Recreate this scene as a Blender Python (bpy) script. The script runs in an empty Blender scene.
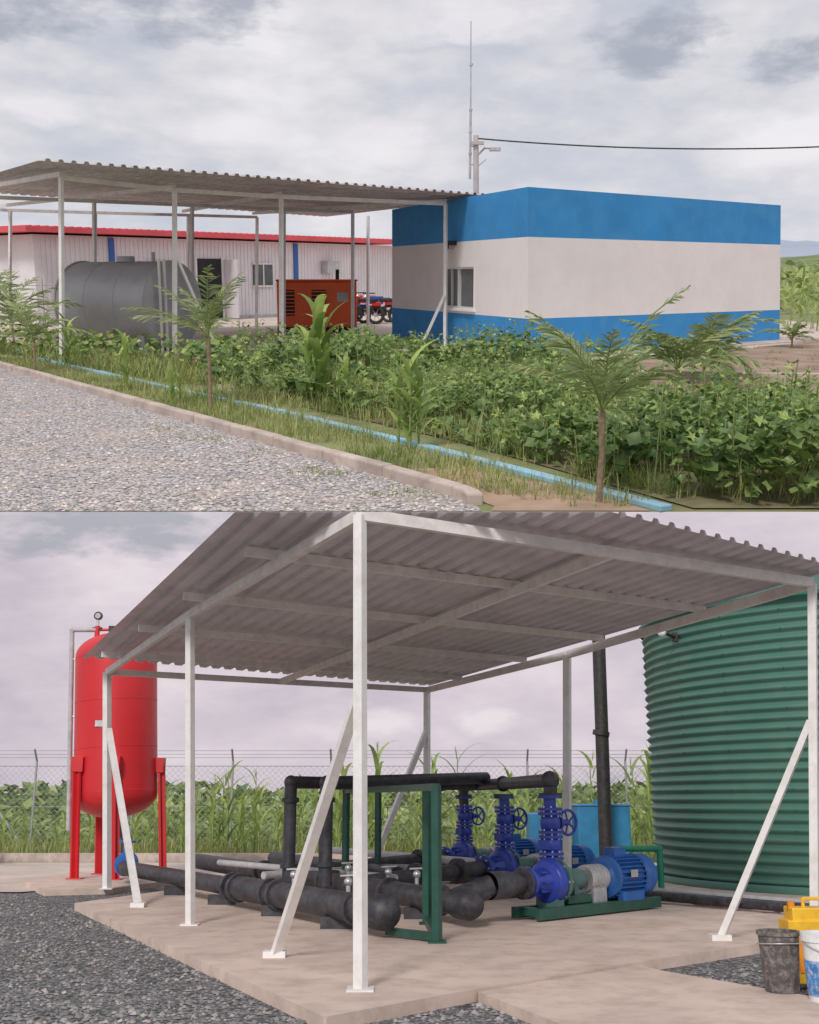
import bpy, math, random, bmesh
from mathutils import Vector, Matrix, noise
random.seed(7)
R=random.random
def U(a,b): return a+(b-a)*random.random()
scene=bpy.context.scene
scene.view_settings.view_transform='Standard'
scene.view_settings.look='None'
scene.view_settings.exposure=0

# ---------------------------------------------------------------- site frames
# two plots of land: the pump yard (hillside falling away) and the upper
# compound (hillside rising away, built larger and farther up the valley)
P_LOW=math.radians(14.67); P_TOP=math.radians(12.16); S_TOP=10.0
M_LOW=Matrix.Rotation(-P_LOW,4,'X')@Matrix.Translation((0,0,-1.5))
M_TOP=Matrix.Rotation(P_TOP,4,'X')@Matrix.Scale(S_TOP,4)@Matrix.Translation((0,0,-1.6))

# ---------------------------------------------------------------- materials
def nt(name):
    m=bpy.data.materials.new(name); m.use_nodes=True
    n=m.node_tree; b=n.nodes['Principled BSDF']
    return m,n,b
def noise_node(n,scale,detail=2,rough=.6,vec=None):
    t=n.nodes.new('ShaderNodeTexNoise'); t.inputs['Scale'].default_value=scale
    t.inputs['Detail'].default_value=detail; t.inputs['Roughness'].default_value=rough
    if vec is None:
        c=n.nodes.new('ShaderNodeTexCoord'); vec=c.outputs['Object']
    n.links.new(vec,t.inputs['Vector']); return t
def ramp(n,src,stops):
    r=n.nodes.new('ShaderNodeValToRGB')
    while len(r.color_ramp.elements)<len(stops): r.color_ramp.elements.new(.5)
    for e,(p,c) in zip(r.color_ramp.elements,stops):
        e.position=p; e.color=(c[0],c[1],c[2],1)
    n.links.new(src,r.inputs[0]); return r
def bumpn(n,b,src,strength,dist):
    k=n.nodes.new('ShaderNodeBump'); k.inputs['Strength'].default_value=strength
    k.inputs['Distance'].default_value=dist
    n.links.new(src,k.inputs['Height']); n.links.new(k.outputs[0],b.inputs['Normal']); return k
def mat(name,col,rough=.6,metal=0,var=.2,scale=3,bump=0,bscale=40,dirt=None,dirtamt=.5,spec=.5):
    m,n,b=nt(name)
    t=noise_node(n,scale)
    lo=[c*(1-var) for c in col]; hi=[min(1,c*(1+var)) for c in col]
    r=ramp(n,t.outputs[0],[(.3,lo),(.7,hi)])
    out=r.outputs[0]
    if dirt:
        t2=noise_node(n,scale*2.7,4,.7)
        r2=ramp(n,t2.outputs[0],[(.45,(0,0,0)),(.75,(dirtamt,)*3)])
        mx=n.nodes.new('ShaderNodeMix'); mx.data_type='RGBA'
        n.links.new(r2.outputs[0],mx.inputs[0]); n.links.new(out,mx.inputs[6])
        mx.inputs[7].default_value=(*dirt,1); out=mx.outputs[2]
    n.links.new(out,b.inputs['Base Color'])
    b.inputs['Roughness'].default_value=rough; b.inputs['Metallic'].default_value=metal
    b.inputs['Specular IOR Level'].default_value=spec
    if bump:
        t3=noise_node(n,bscale,3,.7); bumpn(n,b,t3.outputs[0],bump,.01)
    return m
def gravel(name,cols,scale,patch,patchcol,pamt=.5,bs=1.0,dist=.03):
    m,n,b=nt(name)
    c=n.nodes.new('ShaderNodeTexCoord'); vec=c.outputs['Object']
    w=noise_node(n,scale*.6,1,.6,vec)
    add=n.nodes.new('ShaderNodeVectorMath'); add.operation='MULTIPLY_ADD'
    n.links.new(w.outputs['Color'],add.inputs[0]); add.inputs[1].default_value=(.8/scale,)*3
    n.links.new(vec,add.inputs[2])
    v=n.nodes.new('ShaderNodeTexVoronoi'); v.inputs['Scale'].default_value=scale
    n.links.new(add.outputs[0],v.inputs['Vector'])
    sp=n.nodes.new('ShaderNodeSeparateColor'); n.links.new(v.outputs['Color'],sp.inputs[0])
    k=len(cols)
    r=ramp(n,sp.outputs[0],[(i/(k-1),cc) for i,cc in enumerate(cols)])
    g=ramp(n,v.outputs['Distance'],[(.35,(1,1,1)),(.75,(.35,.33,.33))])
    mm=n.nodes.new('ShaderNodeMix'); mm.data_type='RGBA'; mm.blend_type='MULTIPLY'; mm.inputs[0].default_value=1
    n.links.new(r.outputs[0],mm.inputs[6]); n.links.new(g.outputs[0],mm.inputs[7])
    t2=noise_node(n,patch,4,.65,vec)
    r2=ramp(n,t2.outputs[0],[(.48,(0,0,0)),(.68,(pamt,)*3)])
    mx=n.nodes.new('ShaderNodeMix'); mx.data_type='RGBA'
    n.links.new(r2.outputs[0],mx.inputs[0]); n.links.new(mm.outputs[2],mx.inputs[6]); mx.inputs[7].default_value=(*patchcol,1)
    n.links.new(mx.outputs[2],b.inputs['Base Color']); b.inputs['Roughness'].default_value=.95
    inv=n.nodes.new('ShaderNodeMath'); inv.operation='SUBTRACT'; inv.inputs[0].default_value=1
    n.links.new(v.outputs['Distance'],inv.inputs[1])
    bumpn(n,b,inv.outputs[0],bs,dist)
    return m
def leafmat(name,a,bcol,scale=3,tr=.35):
    m=bpy.data.materials.new(name); m.use_nodes=True; n=m.node_tree; n.nodes.clear()
    t=noise_node(n,scale,1,.7)
    mid=[(x+y)/2 for x,y in zip(a,bcol)]
    r=ramp(n,t.outputs[0],[(.3,a),(.5,mid),(.7,bcol)])
    g=n.nodes.new('ShaderNodeNewGeometry')
    mx=n.nodes.new('ShaderNodeMix'); mx.data_type='RGBA'; mx.blend_type='MULTIPLY'
    rr=ramp(n,g.outputs['Random Per Island'],[(0,(.6,.65,.55)),(.5,(1,1,.95)),(1,(1.5,1.35,1.25))])
    mx.inputs[0].default_value=1
    n.links.new(r.outputs[0],mx.inputs[6]); n.links.new(rr.outputs[0],mx.inputs[7])
    d=n.nodes.new('ShaderNodeBsdfDiffuse')
    n.links.new(mx.outputs[2],d.inputs['Color'])
    last=d.outputs[0]
    if tr>0:
        tl=n.nodes.new('ShaderNodeBsdfTranslucent'); n.links.new(mx.outputs[2],tl.inputs['Color'])
        ms=n.nodes.new('ShaderNodeMixShader'); ms.inputs[0].default_value=tr
        n.links.new(d.outputs[0],ms.inputs[1]); n.links.new(tl.outputs[0],ms.inputs[2]); last=ms.outputs[0]
        gl=n.nodes.new('ShaderNodeBsdfGlossy'); gl.inputs['Roughness'].default_value=.5; gl.inputs['Color'].default_value=(.8,.85,.8,1)
        m3=n.nodes.new('ShaderNodeMixShader'); m3.inputs[0].default_value=.05
        n.links.new(last,m3.inputs[1]); n.links.new(gl.outputs[0],m3.inputs[2]); last=m3.outputs[0]
    o=n.nodes.new('ShaderNodeOutputMaterial'); n.links.new(last,o.inputs[0])
    return m

m_white_steel=mat('white_painted_steel',(.82,.80,.79),.5,0,.05,2,dirt=(.5,.42,.34),dirtamt=.4)
m_cream_beam=mat('cream_painted_steel',(.80,.76,.74),.55,0,.08,2,dirt=(.46,.35,.30),dirtamt=.45)
m_sheet=mat('galvanised_sheet',(.62,.585,.62),.5,.05,.12,1.2,dirt=(.38,.34,.34),dirtamt=.35)
m_sheet2=mat('weathered_roof_sheet',(.52,.47,.47),.6,.05,.2,1.5,dirt=(.28,.23,.22),dirtamt=.5)
m_conc=mat('worn_concrete_slab',(.66,.525,.45),.9,0,.12,.9,.3,60,dirt=(.38,.29,.24),dirtamt=.7)
m_conc2=mat('kerb_concrete',(.52,.43,.38),.9,0,.2,2,.4,50,dirt=(.24,.19,.16),dirtamt=.6)
m_red=mat('red_vessel_paint',(.62,.022,.03),.42,0,.06,1.0,dirt=(.45,.03,.03),dirtamt=.4)
m_blackp=mat('black_plastic_pipe',(.036,.037,.048),.5,0,.3,3,dirt=(.17,.15,.14),dirtamt=.5)
m_dgreen=mat('dark_green_enamel',(.018,.09,.065),.4,0,.2,4,dirt=(.1,.09,.07),dirtamt=.3)
m_sgreen=mat('bright_green_pipe',(.01,.26,.16),.4,0,.2,4)
m_pumpg=mat('pump_green_casting',(.08,.16,.15),.45,0,.2,6,.2,60)
m_bluev=mat('blue_valve_enamel',(.025,.055,.38),.35,0,.2,6,dirt=(.1,.1,.15),dirtamt=.3)
m_bluem=mat('motor_blue_paint',(.03,.15,.48),.4,0,.15,5,dirt=(.1,.12,.15),dirtamt=.3)
m_silver=mat('bare_steel',(.6,.6,.61),.35,.6,.15,6)
m_greyp=mat('grey_pipe',(.48,.48,.50),.5,0,.15,4,dirt=(.28,.23,.2),dirtamt=.4)
m_tank=mat('tank_green_steel',(.075,.19,.15),.45,.05,.08,.8,dirt=(.14,.22,.18),dirtamt=.45)
m_tankroof=mat('tank_roof_green',(.01,.13,.09),.45,0,.15,1)
m_bluebox=mat('blue_fibreglass',(.03,.22,.42),.45,0,.15,2,dirt=(.05,.12,.25),dirtamt=.4)
m_yellow=mat('yellow_plastic',(.84,.50,.03),.4,0,.1,4,dirt=(.55,.25,.03),dirtamt=.4)
m_orange2=mat('orange_plastic',(.75,.27,.02),.4,0,.12,4)
m_rubber=mat('black_rubber',(.025,.025,.025),.6,0,.3,6,dirt=(.12,.1,.08),dirtamt=.5)
m_bucketw=mat('white_plastic',(.78,.80,.82),.4,0,.05,5,dirt=(.4,.36,.3),dirtamt=.4)
m_label=mat('blue_label',(.05,.22,.55),.4,0,.3,9,dirt=(.6,.65,.7),dirtamt=1)
m_blackbucket=mat('dark_bucket',(.09,.08,.08),.6,0,.3,7,dirt=(.40,.34,.30),dirtamt=.85)
m_glass=mat('dark_glass',(.10,.11,.12),.1,0,.2,3)
m_frame=mat('window_aluminium',(.7,.7,.7),.4,.2,.05,3)
m_bwhite=mat('white_render',(.84,.80,.81),.85,0,.03,.5,.3,30,dirt=(.70,.64,.61),dirtamt=.4)
m_bblue=mat('blue_render',(.035,.27,.63),.8,0,.10,.8,.3,30,dirt=(.09,.33,.60),dirtamt=.6)
m_office=mat('white_cabin_panel',(.76,.74,.77),.6,0,.05,.6,dirt=(.56,.52,.52),dirtamt=.35)
m_redroof=mat('red_roof_sheet',(.70,.09,.11),.5,0,.12,1,dirt=(.5,.08,.09),dirtamt=.4)
m_trimblue=mat('blue_trim',(.03,.12,.42),.5,0,.1,2)
m_greytank=mat('grey_tank_paint',(.42,.42,.45),.42,.15,.08,1.2,dirt=(.30,.28,.28),dirtamt=.4)
m_orange=mat('orange_generator_paint',(.86,.13,.03),.45,0,.08,2,dirt=(.55,.1,.04),dirtamt=.3)
m_dark=mat('dark_opening',(.02,.02,.022),.8,0,.3,4)
m_bluepipe=mat('blue_painted_edging',(.28,.52,.68),.7,0,.15,3,dirt=(.45,.42,.36),dirtamt=.8)
m_pole=mat('concrete_pole',(.50,.46,.45),.85,0,.1,3)
m_trunk=mat('palm_trunk',(.30,.22,.15),.9,0,.3,30,.6,50)
m_stalk=mat('maize_stalk',(.26,.32,.11),.6,0,.2,10)
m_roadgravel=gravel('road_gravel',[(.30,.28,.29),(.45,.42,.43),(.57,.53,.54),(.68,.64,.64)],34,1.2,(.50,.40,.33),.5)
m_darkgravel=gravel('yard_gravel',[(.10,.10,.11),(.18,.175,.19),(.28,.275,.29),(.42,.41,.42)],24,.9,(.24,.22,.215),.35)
m_stone=leafmat('loose_road_stone',(.40,.37,.37),(.60,.56,.56),5,0)
m_stone2=leafmat('loose_yard_stone',(.16,.16,.175),(.34,.33,.34),5,0)
m_soil=mat('dry_soil',(.42,.29,.21),.95,0,.2,1.3,.8,30,dirt=(.26,.18,.11),dirtamt=.6)
m_brownsoil=mat('tilled_soil',(.31,.215,.165),.95,0,.3,1.5,1,20,dirt=(.17,.17,.08),dirtamt=.4)
m_grassground=mat('grass_ground',(.18,.21,.08),.95,0,.35,.9,.8,25,dirt=(.34,.26,.16),dirtamt=.8)
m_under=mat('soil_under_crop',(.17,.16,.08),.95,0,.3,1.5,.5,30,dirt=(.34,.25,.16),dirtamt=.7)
m_yardlight=mat('compacted_yard',(.58,.49,.43),.95,0,.15,.5,.6,20,dirt=(.40,.33,.28),dirtamt=.5)
m_hill=mat('hill_scrub',(.15,.20,.08),.95,0,.4,.25,.5,4,dirt=(.24,.26,.12),dirtamt=.7)
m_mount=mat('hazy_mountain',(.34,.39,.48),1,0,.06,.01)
m_leaf_squash=leafmat('squash_leaf',(.11,.20,.055),(.25,.35,.12),.9)
m_leaf_bright=leafmat('maize_leaf',(.27,.40,.10),(.44,.54,.20),3,.4)
m_leaf_palm=leafmat('palm_leaf',(.22,.30,.13),(.36,.42,.20),4)
m_leaf_dark=leafmat('dark_leaf',(.07,.14,.045),(.15,.24,.09),2)
m_grass=leafmat('grass_blade',(.25,.32,.09),(.44,.45,.20),.9)
m_field=leafmat('field_leaf',(.20,.29,.09),(.38,.45,.19),.25)
m_redleaf=leafmat('red_leaf',(.14,.05,.04),(.17,.10,.05),3)
m_wire=mat('galvanised_wire',(.36,.36,.37),.5,.3,.1,4)

# ---------------------------------------------------------------- builder
class B:
    def __init__(s): s.v=[];s.f=[];s.m=[];s.s=[];s.mats=[]
    def mi(s,m):
        if m not in s.mats: s.mats.append(m)
        return s.mats.index(m)
    def add(s,vs,fs,m,smooth=False):
        o=len(s.v); i=s.mi(m); s.v.extend([tuple(v) for v in vs])
        for f in fs: s.f.append([o+k for k in f]); s.m.append(i); s.s.append(smooth)
    def box(s,c,size,m,ax=None):
        c=Vector(c)
        if ax is None: ax=(Vector((1,0,0)),Vector((0,1,0)),Vector((0,0,1)))
        h=[a*(d/2) for a,d in zip(ax,size)]
        vs=[c+sx*h[0]+sy*h[1]+sz*h[2] for sx in(-1,1) for sy in(-1,1) for sz in(-1,1)]
        s.add(vs,[(0,1,3,2),(4,6,7,5),(0,4,5,1),(2,3,7,6),(0,2,6,4),(1,5,7,3)],m)
    def beam(s,p0,p1,w,h,m,up=Vector((0,0,1))):
        p0=Vector(p0);p1=Vector(p1);d=(p1-p0);L=d.length;d.normalize()
        if abs(d.dot(up))>.95: up=Vector((0.5,.85,0)).normalized()
        a=d.cross(up).normalized(); u=a.cross(d).normalized()
        s.box((p0+p1)/2,(L,w,h),m,(d,a,u))
    def cyl(s,p0,p1,r,m,n=16,r2=None,caps=True,smooth=True):
        p0=Vector(p0);p1=Vector(p1);d=(p1-p0).normalized()
        if r2 is None:r2=r
        t=Vector((0,0,1)) if abs(d.z)<.9 else Vector((1,0,0))
        a=d.cross(t).normalized();b=d.cross(a)
        vs=[];fs=[]
        for i in range(n):
            q=2*math.pi*i/n;o=a*math.cos(q)+b*math.sin(q)
            vs+= [p0+o*r,p1+o*r2]
        for i in range(n):
            j=(i+1)%n; fs.append((2*i,2*i+1,2*j+1,2*j))
        s.add(vs,fs,m,smooth)
        if caps:
            s.add([vs[2*i] for i in range(n)],[tuple(range(n))],m)
            s.add([vs[2*i+1] for i in range(n)],[tuple(range(n))],m)
    def lathe(s,o,axis,prof,m,n=32,smooth=True):
        o=Vector(o);d=Vector(axis).normalized()
        t=Vector((0,0,1)) if abs(d.z)<.9 else Vector((1,0,0))
        a=d.cross(t).normalized();b=d.cross(a);vs=[];fs=[]
        for (r,z) in prof:
            for i in range(n):
                q=2*math.pi*i/n; vs.append(o+d*z+(a*math.cos(q)+b*math.sin(q))*max(r,.0005))
        for k in range(len(prof)-1):
            for i in range(n):
                j=(i+1)%n; fs.append((k*n+i,k*n+j,(k+1)*n+j,(k+1)*n+i))
        s.add(vs,fs,m,smooth)
    def torus(s,c,normal,Rr,r,m,n=24,k=8):
        c=Vector(c);d=Vector(normal).normalized()
        t=Vector((0,0,1)) if abs(d.z)<.9 else Vector((1,0,0))
        a=d.cross(t).normalized();b=d.cross(a);vs=[];fs=[]
        for i in range(n):
            q=2*math.pi*i/n;o=a*math.cos(q)+b*math.sin(q)
            for j in range(k):
                w=2*math.pi*j/k; vs.append(c+o*(Rr+r*math.cos(w))+d*(r*math.sin(w)))
        for i in range(n):
            for j in range(k):
                fs.append((i*k+j,((i+1)%n)*k+j,((i+1)%n)*k+(j+1)%k,i*k+(j+1)%k))
        s.add(vs,fs,m,True)
    def ball(s,c,r,m,n=12):
        prof=[(r*math.sin(math.pi*i/8),-r*math.cos(math.pi*i/8)) for i in range(9)]
        s.lathe(c,(0,0,1),prof,m,n)
    def tube(s,path,r,m,n=14):
        for i in range(len(path)-1): s.cyl(path[i],path[i+1],r,m,n)
        for p in path[1:-1]: s.ball(p,r*1.12,m,n)
    def poly(s,pts,z,m,thick=0):
        vs=[(p[0],p[1],z) for p in pts];n=len(pts)
        s.add(vs,[tuple(range(n))],m)
        if thick:
            vb=vs+[(p[0],p[1],z-thick) for p in pts]
            s.add(vb,[(i,(i+1)%n,(i+1)%n+n,i+n) for i in range(n)],m)
    def obj(s,name,M,parent=None,cut=None,bevel=0):
        me=bpy.data.meshes.new(name); me.from_pydata(s.v,[],s.f)
        for m in s.mats: me.materials.append(m)
        me.polygons.foreach_set('material_index',s.m)
        me.polygons.foreach_set('use_smooth',s.s)
        me.update()
        if cut:
            bm=bmesh.new(); bm.from_mesh(me)
            bmesh.ops.bisect_plane(bm,geom=bm.verts[:]+bm.edges[:]+bm.faces[:],plane_co=cut[0],plane_no=cut[1],clear_outer=True)
            bm.to_mesh(me); bm.free()
        o=bpy.data.objects.new(name,me); scene.collection.objects.link(o)
        if parent: o.parent=parent
        else: o.matrix_world=M
        if bevel:
            md=o.modifiers.new('bev','BEVEL'); md.width=bevel; md.segments=2; md.limit_method='ANGLE'
        return o
def empty(name,M):
    e=bpy.data.objects.new(name,None); scene.collection.objects.link(e); e.matrix_world=M; return e
def V(*a): return Vector(a)
def inpoly(x,y,P):
    c=False;n=len(P);j=n-1
    for i in range(n):
        if (P[i][1]>y)!=(P[j][1]>y) and x<(P[j][0]-P[i][0])*(y-P[i][1])/(P[j][1]-P[i][1])+P[i][0]: c=not c
        j=i
    return c
def lerp(a,b,t): return Vector(a)*(1-t)+Vector(b)*t
def sheet(name,M,x0,x1,y0,y1,nx,ny,mat_,fz):
    b=B();vs=[];fs=[]
    for j in range(ny+1):
        for i in range(nx+1):
            x=x0+(x1-x0)*i/nx;y=y0+(y1-y0)*j/ny; vs.append((x,y,fz(x,y)))
    for j in range(ny):
        for i in range(nx):
            a=j*(nx+1)+i; fs.append((a,a+1,a+nx+2,a+nx+1))
    b.add(vs,fs,mat_,True); return b.obj(name,M)
# top of the pump-yard valley: the upper compound's ground starts at this level
CUT=(Vector((0,0,1.5)),Vector((0,-math.sin(P_LOW),math.cos(P_LOW))))
def topz(x,y,z): return (z-1.6)*math.cos(P_TOP)+y*math.sin(P_TOP)

# ---------------------------------------------------------------- foliage
def blade(b,base,L,w,az,lean,m,curl=1.0,seg=4,droop=1.0):
    d=V(math.cos(az),math.sin(az),0); side=V(-math.sin(az),math.cos(az),0)
    vs=[];fs=[];p=Vector(base);ang=lean
    for i in range(seg+1):
        t=i/seg; ww=w*(1-t)**.6*(0.5+min(1,t*4)*.5) if i<seg else 0.001
        vs+=[p-side*ww/2,p+side*ww/2]
        if i<seg:
            p=p+(d*math.sin(ang)+V(0,0,1)*math.cos(ang))*(L/seg); ang+=curl*droop/seg
    for i in range(seg): fs.append((2*i,2*i+1,2*i+3,2*i+2))
    b.add(vs,fs,m,True)
def leaf(b,c,r,m,flat=.6,lobe=.72,n=8):
    nrm=V(U(-1,1)*flat,U(-1,1)*flat-.15,1).normalized()
    a=nrm.orthogonal().normalized();bb=nrm.cross(a); ph=U(0,6.28)
    vs=[Vector(c)-nrm*r*.18]
    for i in range(n):
        q=ph+2*math.pi*i/n; rr=r*(1.0 if i%2==0 else lobe)*U(.85,1.1)
        vs.append(Vector(c)+(a*math.cos(q)+bb*math.sin(q))*rr+nrm*U(-.1,.12)*r)
    b.add(vs,[(0,1+i,1+(i+1)%n) for i in range(n)],m)
def maize(b,x,y,h,z0=0,n=9,tassel=True,wd=1.0):
    b.cyl((x,y,z0),(x+U(-.04,.04)*h,y,z0+h*.9),.012*h+.004,m_stalk,5,.004*h)
    az=U(0,6.28)
    for i in range(n):
        t=.08+.82*i/n; az+=math.pi+U(-.6,.6)
        blade(b,(x,y,z0+h*t),h*U(.38,.52),(.045*h+.01)*wd,az,U(.2,.5),m_leaf_bright,U(1.0,1.9),5)
    if tassel:
        for k in range(5): blade(b,(x,y,z0+h*.88),h*.14,.012*h,U(0,6.28),U(0,.4),m_grass,.3,2)
def palm(name,M,x,y,trunk,L,nf,lmat=None,w=.02,lean0=(.1,1.1),bend=1.3,dens=.26):
    b=B(); lmat=lmat or m_leaf_palm
    top=V(x,y,trunk)
    if trunk>.05:
        b.cyl((x,y,0),(x+.01,y,trunk*.55),.026,m_trunk,8,.02); b.cyl((x+.01,y,trunk*.55),top,.02,m_trunk,8,.028)
    for k in range(nf):
        az=k*2.4+U(-.2,.2); lean=U(*lean0); ll=L*U(.65,1.15)
        d=V(math.cos(az),math.sin(az),0); side=V(-math.sin(az),math.cos(az),0)
        p=Vector(top); ang=lean; seg=16
        for i in range(seg):
            t=i/seg
            dirv=d*math.sin(ang)+V(0,0,1)*math.cos(ang)
            p2=p+dirv*(ll/seg); b.cyl(p,p2,.006*(1-t)+.002,m_stalk,4,caps=False)
            if i>2:
                for sd in(-1,1):
                    for q in(0,.5):
                        if R()<.12: continue
                        pp=lerp(p,p2,q); lw=ll*dens*math.sin(math.pi*(t*.85+.12))*U(.6,1.15)
                        tip=pp+(side*sd*.7+dirv*.7+V(0,0,U(-.55,.15))).normalized()*lw
                        b.add([pp-dirv*w*.5,pp+dirv*w*.5,(pp+tip)/2+dirv*w*.5+V(0,0,.01),tip],[(0,1,2,3)],lmat)
            p=p2; ang+=bend/seg
    return b.obj(name,M)
def tufts(b,n,poly,h,m,z=0,w=.012,thr=-.25,k4=4):
    xs=[p[0] for p in poly];ys=[p[1] for p in poly];k=0
    tries=0
    while k<n and tries<n*20:
        tries+=1
        x=U(min(xs),max(xs));y=U(min(ys),max(ys))
        if not inpoly(x,y,poly): continue
        if noise.noise(V(x*1.3,y*1.3,3))<thr+U(-.2,.2): continue
        k+=1
        for j in range(k4): blade(b,(x+U(-.03,.03),y+U(-.03,.03),z),h*U(.4,1.4),w,U(0,6.28),U(.05,.7),m,U(.2,1),2)
def stones(name,M,n,poly,z,rr,m,test=None):
    b=B();xs=[p[0] for p in poly];ys=[p[1] for p in poly];k=0
    while k<n:
        x=U(min(xs),max(xs)); y=min(ys)+(max(ys)-min(ys))*R()**1.6
        if not inpoly(x,y,poly): continue
        if test and not test(x,y): continue
        k+=1; r=U(*rr); a=U(0,6.28)
        o=[V(math.cos(a+q)*r*U(.7,1.2),math.sin(a+q)*r*U(.7,1.2),r*U(-.1,.2)) for q in(0,1.3,2.5,3.8,5.0)]
        vs=[V(x,y,z)+p for p in o]+[V(x+r*U(-.3,.3),y+r*U(-.3,.3),z+r*U(.5,.9))]
        b.add(vs,[(i,(i+1)%5,5) for i in range(5)],m)
    b.obj(name,M)

# =================================================================== LOWER: PUMP YARD
b=B(); b.add([(-900,-30,-.12),(900,-30,-.12),(900,1500,-.12),(-900,1500,-.12)],[(0,1,2,3)],m_grassground); b.obj('ground',M_LOW)
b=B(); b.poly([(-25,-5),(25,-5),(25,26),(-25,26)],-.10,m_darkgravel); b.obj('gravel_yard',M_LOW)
SL=[(-5.04,17.5),(-.604,8.52),(.58,9.77),(2.21,11.3),(3.64,12.55),(5.6,14.6),(4.6,17.2),(2.5,24.4),(-1.2,25),(-3.6,21.5)]
SL2=[(.56,9.72),(.9,8.8),(1.11,8.26),(1.3,7.4),(3.9,7.4),(3.6,8.9),(2.31,10.9),(2.2,11.24)]
stones('loose_gravel',M_LOW,9000,[(-7,7.8),(3.6,7.8),(4.6,12.4),(2.2,11.2),(-.6,8.5),(-5.1,17.6),(-6.8,20)],-.098,(.012,.034),m_stone2,lambda x,y:not inpoly(x,y,SL2) and not inpoly(x,y,SL))
b=B(); b.poly([(-26,21.2),(-6.9,20.6),(-4.8,23.4),(12,25),(30,25),(30,30),(-26,30)],-.08,m_yardlight); b.obj('path',M_LOW)
b=B(); b.poly(SL,0,m_conc,.13); b.obj('concrete_slab',M_LOW,bevel=.015)
b=B(); b.poly(SL2,-.02,m_conc,.1); b.obj('concrete_slab',M_LOW,bevel=.01)
b=B(); b.poly([(-7.4,22.2),(-6.3,20.0),(-5.2,20.4),(-4.6,22.5),(-5.2,25.5),(-7.2,25.5)],0,m_conc,.13); b.obj('tank_plinth',M_LOW,bevel=.015)
b=B(); b.poly([(4.2,17.0),(6.2,15.4),(12,15.0),(14,26),(4.4,27)],.05,m_conc,.18); b.obj('tank_plinth',M_LOW,bevel=.015)
b=B(); b.beam((-26,30.2,0),(5.2,30.2,0),.2,.3,m_conc2); b.obj('kerb',M_LOW)

# --- canopy
can=empty('pump_shelter_canopy',M_LOW)
posts={'A':((-5.27,20.2),(-5.53,20.2,3.76)),'B':((-2.72,14.5),(-2.92,14.5,3.88)),'C':((-.40,9.67),(-.45,9.67,4.0)),
'D':((.36,23.9),(.377,23.9,3.79)),'E':((2.52,18.57),(2.66,18.57,3.87)),'F':((4.28,12.39),(4.61,12.39,3.9))}
b=B()
for k,(f,t) in posts.items():
    w=.088 if k in 'BCF' else .11
    b.beam((f[0],f[1],0),t,w,w,m_white_steel)
    b.box((f[0],f[1],.008),(.22,.22,.016),m_white_steel)
b.beam((-1.33,11.62,0),(-.43,9.72,2.43),.09,.07,m_white_steel); b.box((-1.33,11.62,.03),(.22,.16,.06),m_white_steel)
b.beam((-3.93,16.87,0),(-5.4,20.1,2.72),.10,.07,m_white_steel); b.box((-3.93,16.87,.03),(.2,.18,.06),m_white_steel)
b.beam((-.85,23.3,0),(.35,23.8,2.9),.12,.1,m_white_steel)
b.beam((3.44,12.99,0),(4.46,12.42,2.35),.10,.07,m_white_steel); b.box((3.44,12.99,.03),(.22,.18,.06),m_white_steel)
b.obj('posts_and_braces',M_LOW,can,CUT)
T={k:Vector(v[1]) for k,v in posts.items()}
b=B()
def bm(p,q,w=.08,h=.13,dz=0): b.beam(Vector(p)+V(0,0,dz),Vector(q)+V(0,0,dz),w,h,m_cream_beam)
bm(T['A'],T['B'],.07,.11);bm(T['B'],T['C'],.07,.11);bm(T['F'],T['E'],.07,.12);bm(T['E'],T['D'],.07,.12);bm(T['D'],T['A'],.07,.11,dz=.006);bm(T['C'],T['F'],.07,.11,dz=.006)
def ext(p,q,e,e2): p=Vector(p);q=Vector(q);d=(q-p).normalized();return p-d*e,q+d*e2
for t in(.14,.38,.60,.82,):
    l=lerp(T['A'],T['C'],t); r=lerp(T['D'],T['F'],t); p,q=ext(l,r,.42,.1); bm(p,q,.05,.10,.08)
bm(lerp(T['A'],T['D'],.5),lerp(T['C'],T['F'],.5),.06,.11,0)
b.obj('beams',M_LOW,can,CUT)
def corr(name,BL,BR,FR,FL,pitch,amp,m,M,par,cut=None,nv=6):
    bb=B();Wd=(Vector(BR)-Vector(BL)).length; n=int(Wd/pitch)
    us=[];hs=[]
    for i in range(n):
        for o,h in((0,0),(.5,0),(.62,1),(.88,1)): us.append((i+o)/n);hs.append(h)
    us.append(1);hs.append(0)
    vs=[];fs=[]
    for j in range(nv+1):
        v=j/nv
        for u,h in zip(us,hs):
            p=lerp(lerp(BL,BR,u),lerp(FL,FR,u),v); vs.append(p+V(0,0,h*amp))
    k=len(us)
    for j in range(nv):
        for i in range(k-1): a=j*k+i; fs.append((a,a+1,a+k+1,a+k))
    bb.add(vs,fs,m); return bb.obj(name,M,par,cut)
corr('roof_sheets',(-5.95,20.0,4.0),(.42,24.3,3.92),(4.85,12.1,4.02),(-.75,8.0,4.17),.25,.045,m_sheet,M_LOW,can,CUT,nv=8)

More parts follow.
